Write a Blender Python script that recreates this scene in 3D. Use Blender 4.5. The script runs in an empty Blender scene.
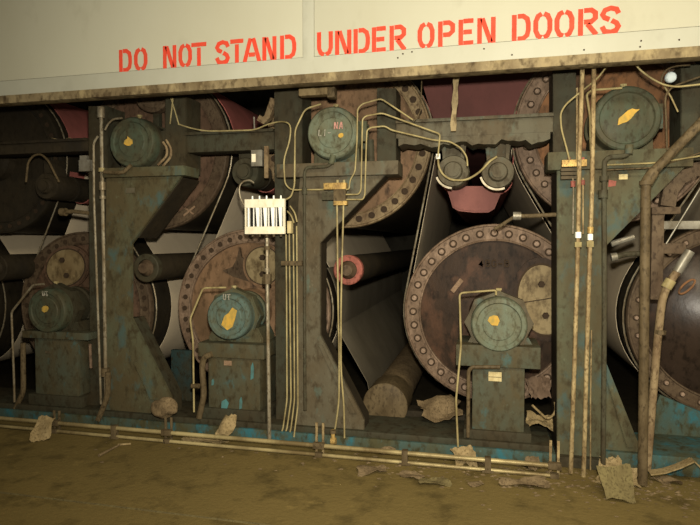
import bpy, bmesh, math, random
from mathutils import Vector, Matrix
random.seed(7)
C = bpy.context.scene.collection
PI = math.pi
# ------------------------------------------------------------------ camera
FOC = 566.0
CAM = Vector((0, 0, 1.65))
YAW, PITCH = math.radians(13.3), math.radians(-2.07)
cd = bpy.data.cameras.new('camera'); cam = bpy.data.objects.new('camera', cd); C.objects.link(cam)
cd.sensor_width = 36; cd.lens = FOC*36/700; cd.clip_start = .05
cam.location = CAM; cam.rotation_euler = (PI/2+PITCH, 0, YAW)
bpy.context.scene.camera = cam
RM = cam.rotation_euler.to_matrix()
FWD = RM @ Vector((0, 0, -1))

def P(px, py, Y):
    """point of the plane at depth Y seen at photo position (px, py)"""
    d = RM @ Vector(((px-350)/FOC, (262.5-py)/FOC, -1))
    return CAM + d*((Y-CAM.y)/d.y)

def F(px, py, z=0.0):
    d = RM @ Vector(((px-350)/FOC, (262.5-py)/FOC, -1))
    return CAM + d*((z-CAM.z)/d.z)

def W(px, Y, n):            # n photo pixels as metres at that place
    return n*(P(px, 250, Y)-CAM).dot(FWD)/FOC

# ------------------------------------------------------------------ materials
def mat(name, base, dirt=None, amount=.5, scale=3.0, rough=.7, metal=0.0, bump=.15, fine=40.0, stain=None, stain_amt=.3, spec=.10, streak=.6):
    m = bpy.data.materials.new(name); m.use_nodes = True
    nt = m.node_tree; N = nt.nodes; L = nt.links
    b = N['Principled BSDF']
    b.inputs['Roughness'].default_value = rough; b.inputs['Metallic'].default_value = metal
    b.inputs['Specular IOR Level'].default_value = spec
    g = N.new('ShaderNodeNewGeometry')
    def noise(s, det=5, off=0):
        n = N.new('ShaderNodeTexNoise'); n.inputs['Scale'].default_value = s; n.inputs['Detail'].default_value = det
        n.inputs['Roughness'].default_value = .62
        a = N.new('ShaderNodeVectorMath'); a.operation = 'ADD'; a.inputs[1].default_value = (off, off*.7, off*1.3)
        mu = N.new('ShaderNodeVectorMath'); mu.operation = 'MULTIPLY'; mu.inputs[1].default_value = (1, 1, streak)
        L.new(g.outputs['Position'], mu.inputs[0]); L.new(mu.outputs[0], a.inputs[0]); L.new(a.outputs[0], n.inputs['Vector'])
        return n.outputs['Fac']
    def ramp(f, lo, hi):
        r = N.new('ShaderNodeMapRange'); r.inputs['From Min'].default_value = lo; r.inputs['From Max'].default_value = hi
        r.clamp = True; L.new(f, r.inputs['Value']); return r.outputs['Result']
    def mix(fac, a, c):
        x = N.new('ShaderNodeMix'); x.data_type = 'RGBA'
        L.new(fac, x.inputs['Factor'])
        for i, v in ((6, a), (7, c)):
            if isinstance(v, tuple): x.inputs[i].default_value = (*v, 1)
            else: L.new(v, x.inputs[i])
        return x.outputs[2]
    col = base
    off = (hash(name) % 97)*.37 if False else sum(map(ord, name))*.113
    fn = noise(fine, 4, off)
    if dirt:
        c = .5+(.5-amount)*.5
        col = mix(ramp(noise(scale, 7, off), c-.13, c+.13), base, dirt)
        col2 = tuple(max(0, v*.62) for v in dirt)
        if bump > .045:
            hi = tuple(min(1, v*1.45) for v in base)
            col = mix(ramp(noise(scale*5, 8, off+4), .50, .66), col, col2)
            col = mix(ramp(noise(scale*9, 6, off+2), .62, .8), col, hi)
        else: col = mix(ramp(fn, .60, .85), col, tuple(v*.85 for v in dirt))
    if stain:
        c = .5+(.5-stain_amt)*.5
        col = mix(ramp(noise(scale*1.9, 6, off+9), c-.06, c+.06), col, stain)
    if isinstance(col, tuple): b.inputs['Base Color'].default_value = (*col, 1)
    else: L.new(col, b.inputs['Base Color'])
    if bump:
        bp = N.new('ShaderNodeBump'); bp.inputs['Strength'].default_value = bump; bp.inputs['Distance'].default_value = .02
        L.new(fn, bp.inputs['Height']); L.new(bp.outputs[0], b.inputs['Normal'])
    return m

M = dict(
 door=mat('door_paint', (.40,.392,.300), (.375,.362,.268), .4, .8, .45, bump=.02, fine=3),
 door_grey=mat('door_rail_paint', (.385,.385,.31), (.35,.345,.27), .45, 1.2, .45, bump=.02, fine=4),
 lip=mat('door_lip', (.24,.19,.105), (.10,.07,.036), .5, 3, .7, stain=(.29,.23,.12), stain_amt=.3),
 red_paint=mat('red_stencil', (.60,.055,.028), (.52,.075,.04), .4, 14, .6, bump=.02),
 green=mat('machine_green', (.078,.084,.050), (.070,.056,.028), .55, 3.2, .6, stain=(.055,.082,.070), stain_amt=.28),
 green_dark=mat('machine_green_dark', (.042,.042,.027), (.042,.033,.018), .5, 3.5, .65),
 green_grey=mat('machine_green_grey', (.100,.092,.062), (.078,.060,.034), .5, 2.8, .6, stain=(.08,.11,.085), stain_amt=.2),
 teal=mat('machine_teal', (.045,.085,.078), (.060,.055,.026), .5, 4, .6, stain=(.03,.110,.130), stain_amt=.3),
 teal_ped=mat('pedestal_green', (.062,.072,.050), (.066,.053,.027), .55, 4, .6, stain=(.05,.10,.094), stain_amt=.12),
 cap=mat('cap_green', (.115,.14,.10), (.105,.10,.058), .45, 6, .5, bump=.08),
 cap_teal=mat('cap_teal', (.080,.118,.100), (.085,.085,.052), .4, 7, .5, bump=.08),
 cap_dark=mat('cap_dark', (.052,.066,.043), (.056,.050,.028), .5, 6, .5, bump=.08),
 yellow=mat('yellow_mark', (.50,.30,.05), (.30,.22,.06), .45, 30, .7, bump=.02),
 chalk=mat('chalk_mark', (.36,.33,.27), (.16,.16,.12), .5, 60, .8, bump=.02),
 pink_chalk=mat('pink_chalk_mark', (.50,.25,.21), (.25,.15,.11), .5, 60, .8, bump=.02),
 rust=mat('rusty_head', (.125,.075,.047), (.075,.046,.028), .5, 5, .6),
 rust_dark=mat('dark_rusty_head', (.044,.027,.017), (.027,.018,.012), .5, 3, .55, stain=(.075,.040,.024), stain_amt=.35),
 rust_tan=mat('tan_rusty_head', (.225,.135,.075), (.125,.078,.042), .45, 3, .65, stain=(.035,.024,.016), stain_amt=.17),
 rim=mat('flange_brown', (.195,.135,.09), (.12,.08,.052), .5, 7, .55, stain=(.25,.175,.12), stain_amt=.25),
 rim_tan=mat('flange_tan', (.235,.175,.095), (.13,.085,.045), .5, 7, .6),
 rim_dark=mat('flange_dark', (.105,.075,.045), (.065,.043,.026), .5, 7, .6),
 orange=mat('orange_rust_head', (.24,.115,.05), (.085,.052,.03), .5, 2.2, .7),
 dome=mat('dark_dome_head', (.034,.022,.015), (.024,.016,.011), .4, 4, .33, bump=.05, stain=(.05,.028,.018), stain_amt=.2, spec=.25),
 hole=mat('dark_bolt', (.045,.030,.018), None, rough=.8, bump=0),
 bolt=mat('worn_bolt', (.30,.215,.155), (.19,.13,.085), .4, 30, .5, bump=.05),
 hatch=mat('hatch_tan', (.27,.21,.11), (.15,.105,.05), .5, 3, .5, bump=.06),
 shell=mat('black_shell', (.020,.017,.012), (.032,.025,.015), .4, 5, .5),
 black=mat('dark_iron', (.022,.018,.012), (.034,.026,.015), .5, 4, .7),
 paper=mat('paper_web', (.62,.52,.36), (.54,.45,.31), .5, 2, .85, bump=.02),
 felt=mat('red_felt', (.36,.115,.095), (.25,.085,.068), .5, 2.5, .9, bump=.04),
 duct=mat('maroon_duct', (.135,.052,.045), (.095,.040,.034), .5, 2, .7, bump=.02), duct_pink=mat('pink_duct', (.24,.10,.085), (.18,.075,.062), .45, 4, .7, bump=.02),
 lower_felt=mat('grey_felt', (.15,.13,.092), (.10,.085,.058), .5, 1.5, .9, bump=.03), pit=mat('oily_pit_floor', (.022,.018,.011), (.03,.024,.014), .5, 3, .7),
 pink=mat('red_roll_paint', (.27,.088,.065), (.16,.06,.042), .4, 9, .6),
 pipe_silver=mat('worn_steel_pipe', (.27,.24,.17), (.17,.13,.075), .5, 9, .42, .35, bump=.05),
 pipe_brass=mat('rusty_brass_pipe', (.36,.28,.14), (.17,.115,.055), .5, 12, .5, .2, bump=.08),
 pipe_brown=mat('brown_pipe', (.115,.085,.045), (.07,.05,.025), .5, 8, .55, bump=.08),
 pipe_dark=mat('dark_conduit', (.06,.058,.036), (.045,.036,.02), .5, 8, .6),
 tube_yellow=mat('yellowed_tube', (.33,.275,.13), (.18,.14,.062), .45, 12, .45, bump=.03),
 rail=mat('floor_rail_pipe', (.40,.33,.16), (.15,.11,.05), .5, 2.5, .4, .2, bump=.04),
 brass=mat('brass_block', (.46,.31,.10), (.25,.16,.06), .45, 20, .45, .3, bump=.05),
 white=mat('white_tube', (.88,.87,.78), None, rough=.4, bump=0),
 cream=mat('cream_box', (.76,.71,.54), (.64,.57,.40), .4, 20, .5, bump=.03),
 slot=mat('black_slot', (.012,.012,.010), None, bump=0),
 scrap=mat('paper_scrap', (.31,.235,.12), (.22,.16,.075), .5, 14, .9, bump=.12),
 scrap_brown=mat('board_scrap', (.20,.145,.078), (.12,.085,.045), .5, 14, .9, bump=.15),
 scrap_olive=mat('olive_board', (.165,.135,.058), (.115,.09,.04), .5, 14, .9, bump=.1),
 floor=mat('floor_mud', (.146,.106,.036), (.128,.094,.032), .5, .9, .75, bump=.3, fine=30),
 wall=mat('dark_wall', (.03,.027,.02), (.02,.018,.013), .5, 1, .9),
 pale=mat('pale_disc', (.55,.62,.62), (.42,.48,.47), .4, 30, .6, bump=.02),
 chip=mat('teal_chip', (.07,.19,.19), (.06,.11,.10), .45, 15, .6, bump=.04),
 teal_dark=mat('dark_teal', (.022,.040,.038), (.035,.03,.016), .45, 5, .7),
 tag=mat('pale_tag', (.50,.42,.22), (.36,.28,.13), .4, 30, .6, bump=.02),
 tape=mat('brown_tape', (.24,.16,.10), (.17,.11,.065), .4, 30, .6, bump=.05),
 silver=mat('grey_rod', (.24,.225,.18), (.13,.11,.075), .4, 14, .4, .4, bump=.04),
 bright_rim=mat('pale_worn_edge', (.58,.52,.39), (.36,.30,.19), .4, 20, .5, bump=.03),
)

# ------------------------------------------------------------------ mesh builder
class MB:
    def __init__(s): s.bm = bmesh.new()
    def box(s, a, b, bev=0.0):
        a, b = Vector(a), Vector(b)
        lo = Vector(map(min, a, b)); hi = Vector(map(max, a, b))
        r = bmesh.ops.create_cube(s.bm, size=1, matrix=Matrix.Translation((lo+hi)/2) @ Matrix.Diagonal((*(hi-lo), 1)))
        if bev:
            ed = list({e for v in r['verts'] for e in v.link_edges})
            bmesh.ops.bevel(s.bm, geom=ed, offset=bev, segments=2, affect='EDGES', profile=.7)
        return s
    def prism(s, poly, y0, y1, bev=0.0):       # poly of (x, z)
        A = [s.bm.verts.new((x, y0, z)) for x, z in poly]; B = [s.bm.verts.new((x, y1, z)) for x, z in poly]
        n = len(poly)
        fs = [s.bm.faces.new(A), s.bm.faces.new(B[::-1])]
        for i in range(n): fs.append(s.bm.faces.new((A[i], B[i], B[(i+1) % n], A[(i+1) % n])))
        bmesh.ops.recalc_face_normals(s.bm, faces=fs)
        if bev: bmesh.ops.bevel(s.bm, geom=list(fs[0].edges), offset=bev, segments=2, affect='EDGES')
        return s
    def lathe(s, cx, cz, prof, seg=48, sx=1.0):         # axis along Y, prof of (y, r)
        rows = []
        for y, r in prof:
            if r < 1e-5: rows.append([s.bm.verts.new((cx, y, cz))])
            else: rows.append([s.bm.verts.new((cx+r*math.cos(2*PI*i/seg), y, cz+r*math.sin(2*PI*i/seg))) for i in range(seg)])
        fs = []
        for a, b in zip(rows, rows[1:]):
            for i in range(seg):
                j = (i+1) % seg
                if len(a) == 1 and len(b) == 1: continue
                if len(a) == 1: fs.append(s.bm.faces.new((a[0], b[i], b[j])))
                elif len(b) == 1: fs.append(s.bm.faces.new((a[i], b[0], a[j])))
                else: fs.append(s.bm.faces.new((a[i], b[i], b[j], a[j])))
        bmesh.ops.recalc_face_normals(s.bm, faces=fs)
        return s
    def cyl(s, p0, p1, r0, r1=None, seg=20, caps=True):
        return s.tube([Vector(p0), Vector(p1)], r0, seg, r1=r1, fillet=0)
    def tube(s, pts, r, seg=10, r1=None, fillet=.03):
        pts = [Vector(p) for p in pts]
        if fillet and len(pts) > 2:
            out = [pts[0]]
            for a, b, c in zip(pts, pts[1:], pts[2:]):
                u, v = (a-b), (c-b); f = min(fillet, u.length*.45, v.length*.45)
                p, q = b+u.normalized()*f, b+v.normalized()*f
                for k in range(5):
                    t = k/4; out.append(p*(1-t)**2+b*2*t*(1-t)+q*t*t)
            out.append(pts[-1]); pts = out
        n = len(pts); rows = []
        T = [(pts[min(i+1, n-1)]-pts[max(i-1, 0)]).normalized() for i in range(n)]
        up = Vector((0, 1, 0)) if abs(T[0].y) < .9 else Vector((1, 0, 0))
        nrm = (up-T[0]*up.dot(T[0])).normalized()
        for i in range(n):
            if i:
                nrm = nrm-T[i]*nrm.dot(T[i]); nrm.normalize()
            bi = T[i].cross(nrm)
            rr = r if r1 is None else r+(r1-r)*i/(n-1)
            rows.append([s.bm.verts.new(pts[i]+rr*(nrm*math.cos(2*PI*k/seg)+bi*math.sin(2*PI*k/seg))) for k in range(seg)])
        fs = []
        for a, b in zip(rows, rows[1:]):
            for k in range(seg): fs.append(s.bm.faces.new((a[k], a[(k+1) % seg], b[(k+1) % seg], b[k])))
        fs.append(s.bm.faces.new(rows[0][::-1])); fs.append(s.bm.faces.new(rows[-1]))
        bmesh.ops.recalc_face_normals(s.bm, faces=fs)
        return s
    def ribbon(s, pts, w, y0, y1):            # stroke in the XZ plane
        pts = [Vector((p[0], p[1])) for p in pts]; n = len(pts); Lf, Rt = [], []
        for i in range(n):
            d = (pts[min(i+1, n-1)]-pts[max(i-1, 0)]).normalized(); q = Vector((-d.y, d.x))
            k = 1.0
            if 0 < i < n-1:
                a = (pts[i]-pts[i-1]).normalized(); k = 1/max(.5, abs(Vector((-a.y, a.x)).dot(q)))
            Lf.append(pts[i]+q*w/2*k); Rt.append(pts[i]-q*w/2*k)
        return s.prism([tuple(v) for v in Lf+Rt[::-1]], y0, y1)
    def sheet(s, pts, y0, y1, t=.004):        # thin strip following (x,z) pts with a little thickness
        n = len(pts); out = []
        for i in range(n):
            a, b = Vector(pts[max(i-1, 0)]), Vector(pts[min(i+1, n-1)])
            d = (b-a).normalized(); q = Vector((-d.y, d.x))*t/2; p = Vector(pts[i])
            out.append([s.bm.verts.new((p.x+k*q.x, y, p.y+k*q.y)) for y in (y0, y1) for k in (1, -1)])
        fs = []
        for a, b in zip(out, out[1:]):
            for i, j in ((0, 2), (2, 3), (3, 1), (1, 0)):
                fs.append(s.bm.faces.new((a[i], a[j], b[j], b[i])))
        fs.append(s.bm.faces.new([out[0][i] for i in (0, 1, 3, 2)])); fs.append(s.bm.faces.new([out[-1][i] for i in (0, 2, 3, 1)]))
        bmesh.ops.recalc_face_normals(s.bm, faces=fs)
        return s

ORG = {}
def link_mesh(name, mb, m, org, smooth=35):
    me = bpy.data.meshes.new(name)
    bmesh.ops.translate(mb.bm, vec=-org, verts=mb.bm.verts)
    mb.bm.to_mesh(me); mb.bm.free()
    me.polygons.foreach_set('use_smooth', [True]*len(me.polygons))
    me.set_sharp_from_angle(angle=math.radians(smooth))
    me.materials.append(M[m] if isinstance(m, str) else m)
    o = bpy.data.objects.new(name, me); C.objects.link(o); return o

def props(o, label, cat, group=None, kind=None):
    if label: o['label'] = label
    if cat: o['category'] = cat
    if group: o['group'] = group
    if kind: o['kind'] = kind
    return o

def thing(name, label, cat, loc, group=None):
    o = bpy.data.objects.new(name, None); C.objects.link(o); o.location = loc
    o.empty_display_size = .05; ORG[o.name] = Vector(loc)
    return props(o, label, cat, group)

def part(name, mb, m, parent, label=None, smooth=35):
    o = link_mesh(name, mb, m, ORG[parent.name], smooth); o.parent = parent
    ORG[o.name] = ORG[parent.name]
    if label: o['label'] = label
    return o

def single(name, mb, m, label, cat, group=None, kind=None, smooth=35):
    vs = [v.co for v in mb.bm.verts]
    lo = Vector([min(v[i] for v in vs) for i in range(3)]); hi = Vector([max(v[i] for v in vs) for i in range(3)])
    org = Vector(((lo.x+hi.x)/2, (lo.y+hi.y)/2, lo.z))
    o = link_mesh(name, mb, m, org, smooth); o.location = org; ORG[o.name] = org
    return props(o, label, cat, group, kind)

def struct(name, mb, m, label):
    o = link_mesh(name, mb, m, Vector((0, 0, 0))); o['kind'] = 'structure'; o['label'] = label; ORG[o.name] = Vector((0, 0, 0)); return o

def path(pp, Y):            # photo-measured run of a pipe on its own plane Y (a third number overrides Y)
    return [P(p[0], p[1], p[2] if len(p) > 2 else Y) for p in pp]
def xz(pp, Y): return [(v.x, v.z) for v in path(pp, Y)]

# ------------------------------------------------------------------ glyphs
O_L = [(.44,.95),(.24,.88),(.11,.68),(.11,.32),(.24,.12),(.44,.05)]
mir = lambda q: [(1-x, z) for x, z in q]
V1 = [(.11,0),(.11,1)]
GL = {
 'D': [V1, [(.30,.93),(.60,.93),(.82,.82),(.89,.62),(.89,.38),(.82,.18),(.60,.07),(.30,.07)]],
 'O': [O_L, mir(O_L)],
 'N': [V1, [(.26,.97),(.74,.03)], [(.89,0),(.89,1)]],
 'T': [[(0,.93),(1,.93)], [(.5,.80),(.5,0)]],
 'S': [[(.90,.72),(.80,.88),(.52,.94),(.24,.88),(.12,.72),(.22,.60),(.46,.52)], [(.56,.48),(.80,.38),(.89,.25),(.78,.10),(.50,.05),(.22,.10),(.10,.28)]],
 'A': [[(.07,0),(.42,1)], [(.58,1),(.93,0)], [(.32,.30),(.68,.30)]],
 'U': [[(.11,1),(.11,.32),(.22,.13),(.44,.05)], mir([(.11,1),(.11,.32),(.22,.13),(.44,.05)])],
 'E': [V1, [(.28,.93),(.95,.93)], [(.28,.5),(.85,.5)], [(.28,.07),(.95,.07)]],
 'R': [V1, [(.28,.93),(.66,.93),(.86,.82),(.86,.62),(.66,.50),(.28,.50)], [(.46,.42),(.92,0)]],
 'P': [V1, [(.28,.93),(.66,.93),(.88,.82),(.88,.58),(.66,.46),(.28,.46)]],
 'L': [[(.11,1),(.11,0)], [(.11,.05),(.9,.05)]], '1': [[(.5,0),(.5,1)]], '-': [[(.1,.45),(.9,.45)]],
 'B': [V1, [(.28,.93),(.7,.93),(.84,.75),(.7,.53),(.28,.53)], [(.28,.47),(.75,.47),(.9,.27),(.7,.07),(.28,.07)]],
 '4': [[(.7,0),(.7,1),(.1,.35),(.95,.35)]], 'G': [[(.9,.75),(.7,.94),(.3,.94),(.1,.7),(.1,.3),(.3,.06),(.7,.06),(.9,.25),(.9,.45),(.55,.45)]],
}
def glyph(mb, ch, x0, x1, z0, z1, sw, y0, y1, lean=0.0):
    for st in GL[ch]:
        mb.ribbon([(x0+(x1-x0)*(a+lean*b), z0+(z1-z0)*b) for a, b in st], sw, y0, y1)

# ------------------------------------------------------------------ setting
struct('floor', MB().box((-9, -2.5, -.1), (6, 10.2, 0)), 'floor', 'muddy olive brown floor')
struct('trim_2', MB().box((-9, 4.88, 0), (6, 10.2, .012)), 'pit', 'black floor of the pit behind the base')  # thin near-black sheet laid over the floor behind the sill
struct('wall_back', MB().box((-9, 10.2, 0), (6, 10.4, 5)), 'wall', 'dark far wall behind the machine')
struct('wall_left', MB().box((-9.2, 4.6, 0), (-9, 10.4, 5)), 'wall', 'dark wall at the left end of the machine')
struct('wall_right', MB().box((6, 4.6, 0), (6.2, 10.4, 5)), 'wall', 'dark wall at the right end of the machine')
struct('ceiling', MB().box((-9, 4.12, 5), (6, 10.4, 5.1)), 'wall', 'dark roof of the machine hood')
# joint line of the floor slabs
struct('trim_1', MB().box((-7, 3.035, 0), (-.2, 3.05, .004)), 'scrap_olive', 'pale joint strip in the floor')

# ------------------------------------------------------------------ lift door with its stencil
DY = 4.0
zz = lambda px, py: P(px, py, DY).z
z_seam, z_lipt, z_lipb = zz(470, 44.6), zz(470, 63.4), zz(470, 73.5)
x_s0, x_s1 = P(303, 30, DY).x, P(314, 30, DY).x
door = thing('lift_door', 'large beige lift door with red stencilled warning along its bottom', 'door', (-1.4, DY, z_lipb))
part('door_panel', MB().box((-8, DY, z_seam+.003), (x_s0-.002, DY+.05, 4.3), .004), 'door', door)
part('door_panel', MB().box((x_s1+.002, DY, z_seam+.003), (5, DY+.05, 4.3), .004), 'door', door)
part('door_stile', MB().box((x_s0, DY-.004, z_seam-.02), (x_s1, DY+.05, 4.3), .003), 'door_grey', door)
rail_p = part('bottom_rail', MB().box((-8, DY-.003, z_lipt), (5, DY+.05, z_seam), .003), 'door_grey', door)
part('bottom_lip', MB().box((-8, DY-.035, z_lipb), (5, DY+.07, z_lipt), .012), 'lip', door, 'rusty tan bottom edge')
mb = MB()
for px, py in ((403, 62), (412, 60), (398, 66), (484, 57), (512, 58), (584, 53), (640, 50), (679, 43), (641, 44)):
    v = P(px, py-8 if px < 500 else py-3, DY); mb.lathe(v.x, v.z, [(DY-.0035, .006), (DY-.007, .005), (DY-.007, 0)], 8)
part('screw_head', mb, 'hole', rail_p)
zb, zt = zz(120, 72.0), zz(120, 50.0)
words_px = [('DO', [(119.5,131.5),(134.5,147)]), ('NOT', [(163.5,176),(179,191.5),(191.5,206.5)]),
            ('STAND', [(215.5,229.5),(230.5,243.5),(243.5,260.5),(263,276),(280.5,296)]),
            ('UNDER', [(317.5,332.5),(335.5,351),(354,369.5),(372.5,386.5),(390,406)]),
            ('OPEN', [(418,434),(438.5,454.5),(459,474),(477.5,495)]),
            ('DOORS', [(512,530),(533.5,551.5),(554.5,573.5),(578,597.5),(599.5,620)])]
for wd, ls in words_px:
    mb = MB()
    for ch, (a, b) in zip(wd, ls):
        xa, xb = P(a, 55, DY).x, P(b, 55, DY).x
        glyph(mb, ch, xa, xb, zb, zt, .031, DY-.0022, DY+.001)
    part('stencilled_word', mb, 'red_paint', door, 'red stencilled ' + wd)

# ------------------------------------------------------------------ drying cylinders
HY = 4.95
R = .765
LX = [(-3.945, .99), (-2.125, 1.01), (.085, 1.04), (1.895, 1.04), (-5.75, .99)]
UX = [(-4.95, 2.5), (-3.12, 2.53), (-1.21, 2.54), (1.0, 2.56)]
far = 9.4
def bolts(th, cx, cz, y, rad, n, r, m, hexa=False):
    mb = MB()
    if hexa: mb.lathe(cx, cz, [(y-.001, r*1.0), (y-.012, r*.98), (y-.020, r*.8), (y-.024, 0)], 10)
    else: mb.lathe(cx, cz, [(y, r), (y-.006, r), (y-.006, r*.72), (y-.003, r*.68), (y-.003, 0)], 12)
    first = part('bolt', mb, m, th)
    me = first.data
    first.location = (rad, 0, 0)
    for k in range(1, n):
        c = first.copy(); C.objects.link(c); c.parent = th
        a = 2*PI*k/n
        c.location = (rad*math.cos(a), 0, rad*math.sin(a))

def dryer(cx, cz, label, head, rim, n=36, hatch=None, dome=.03, bolt_m='hole', hexa=False, br=.024, group=None, ringw=.125):
    t = thing('drying_cylinder', label, 'drying cylinder', (cx, HY, cz), 'steam drying cylinders of the machine')
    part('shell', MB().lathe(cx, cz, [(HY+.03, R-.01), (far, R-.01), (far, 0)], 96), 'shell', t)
    ri = R-ringw
    part('flange', MB().lathe(cx, cz, [(HY+.05, R), (HY+.012, R), (HY, R-.006), (HY-.004, R-.018), (HY+.008, R-.024), (HY+.008, ri+.012), (HY+.0, ri+.006), (HY+.004, ri-.004), (HY+.06, ri-.01)], 96), rim, t)
    prof = [(HY+.035, ri+.002)]
    for k in range(1, 9):
        q = k/8; prof.append((HY+.035-dome*math.sin(q*PI/2)**1.0 if dome else HY+.035, (ri)*(1-q)))
    part('head', MB().lathe(cx, cz, prof, 96), head, t)
    if dome < .1: part('hub', MB().lathe(cx, cz, [(HY+.035-dome*.6, .21), (HY-.03-dome, .19), (HY-.06-dome, .15), (HY-.15, .13), (HY-.15, 0)], 40), head, t)
    if hexa:
        for k_ in range(n):
            q_ = 2*PI*k_/n; rb_ = R-.024-(ringw-.03)/2
            pk = MB().lathe(cx+rb_*math.cos(q_), cz+rb_*math.sin(q_), [(HY+.02, br*1.45), (HY+.0065, br*1.45), (HY+.0065, 0)], 14)
            part('bolt_recess', pk, 'hole', t)
    bolts(t, cx, cz, HY+.008, R-.024-(ringw-.03)/2, n, br, bolt_m, hexa)
    if hatch:
        dx, dz, a, b, rot, split = hatch
        def ell(f, g=0):
            return [(cx+dx+f*a*math.cos(q)*math.cos(rot)-f*b*math.sin(q)*math.sin(rot), cz+dz+f*a*math.cos(q)*math.sin(rot)+f*b*math.sin(q)*math.cos(rot)) for q in [2*PI*k/40 for k in range(40)]]
        part('hatch_rim', MB().prism(ell(1.22), HY-.02, HY+.03, .01), head, t); part('hatch_gasket', MB().prism(ell(1.06), HY-.024, HY+.0), 'hole', t)
        hc = part('hatch_cover', MB().prism(ell(1.0), HY-.035, HY+.0, .008), 'hatch', t, 'tan oval hatch')
        mb = MB()
        for s in (-.45, .45):
            mb = MB(); mb.lathe(cx+dx-s*b*math.sin(rot), cz+dz+s*b*math.cos(rot), [(HY-.034, .03), (HY-.055, .026), (HY-.055, 0)], 6)
            part('hatch_nut', mb, 'hole', hc)
        if split:
            mb = MB(); mb.ribbon([(cx+dx-a*.98, cz+dz-.03), (cx+dx, cz+dz+.005), (cx+dx+a*.98, cz+dz+.05)], .008, HY-.039, HY-.033)
            part('seam', mb, 'hole', hc)
    return t
d1 = dryer(*LX[0], 'dim brown drying cylinder at lower left with oval tan hatch above centre', 'rust', 'rim_dark', 40, (-.19, .40, .225, .18, .3, False))
d2 = dryer(*LX[1], 'tan rusty drying cylinder in the lower row behind the cream gauge box', 'rust_tan', 'rim', 40, (.13, .42, .17, .17, 0, False))
d3 = dryer(*LX[2], 'large brown drying cylinder in the lower row with split oval hatch at its right', 'rust_dark', 'rim', 36, (.40, .13, .20, .29, .14, True), .05, 'bolt', True, .024, ringw=.14)
d4 = dryer(*LX[3], 'dark domed drying cylinder cut off by the right edge of the photo', 'dome', 'rim_dark', 30, None, .22, 'bolt', True, .018)
d0 = dryer(*LX[4], 'black drying cylinder mostly beyond the lower left edge of the photo', 'black', 'shell', 24)
u0 = dryer(*UX[0], 'dark drying cylinder cut off at the upper left edge of the photo', 'black', 'shell', 36)
u1 = dryer(*UX[1], 'dark brown drying cylinder behind the leftmost upper bearing housing', 'rust', 'rim_dark', 36, None, .03, 'rim_dark')
u2 = dryer(*UX[2], 'tan rimmed upper drying cylinder with dark bolt holes left of the hanging yellow hose', 'rust_tan', 'rim_tan', 36, None, .03, 'hole', False, .03)
u3 = dryer(*UX[3], 'orange rusty upper drying cylinder behind the rightmost round bearing housing', 'orange', 'rim', 36, None, .03, 'bolt', True, .022, ringw=.17)
# marks on the third lower head
mb = MB(); x = LX[2][0]-.125
for ch in ('4', 'B', 'G', '-', 'B'):
    glyph(mb, ch, x, x+.042, LX[2][1]+.40, LX[2][1]+.46, .010, HY-.022, HY+.03); x += .052
part('cast_lettering', mb, 'hole', d3)
v = P(239, 264, HY); mb = MB()
mb.prism([(v.x+a*.13, v.z+b*.13) for a, b in [(-1.3,-.5),(-.5,-.2),(-.2,.3),(.05,1.2),(.2,.5),(.5,.3),(.45,-.5),(.9,-1.3),(.2,-1.1),(-.5,-.9)]], HY-.003, HY+.03)
part('grease_smear', mb, 'rim_dark', d2, 'black grease smear')
v = P(457, 285, HY); mb = MB()
mb.prism([(v.x-.055, v.z-.045), (v.x-.025, v.z-.07), (v.x+.055, v.z+.035), (v.x+.025, v.z+.06)], HY-.012, HY+.03)
part('tape_patch', mb, 'tape', d3)
v = P(688, 287, HY-.18); mb = MB()
ring = [Vector((v.x+.045*math.cos(q)+.03*math.sin(q), HY-.155, v.z+.035*math.cos(q)+.0*math.sin(q)+.035*math.sin(q)*-.2+.02*math.cos(q))) for q in [2*PI*k/20 for k in range(21)]]
mb.tube(ring, .008, 8, fillet=0)
part('oval_mark', mb, 'orange', d4, 'small rust red oval ring')
v = P(121, 213, HY)
mb = MB(); mb.ribbon([(v.x-.06, v.z-.045), (v.x+.06, v.z+.045)], .018, HY+.001, HY+.02); mb.ribbon([(v.x-.045, v.z+.03), (v.x+.045, v.z-.03)], .014, HY+.002, HY+.02)
mb.bm.verts.ensure_lookup_table()
v2 = P(189, 211, HY); bmesh.ops.translate(mb.bm, vec=(v2.x-v.x, 0, v2.z-v.z), verts=mb.bm.verts)
part('chalk_cross', mb, 'tape', u1)

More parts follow.
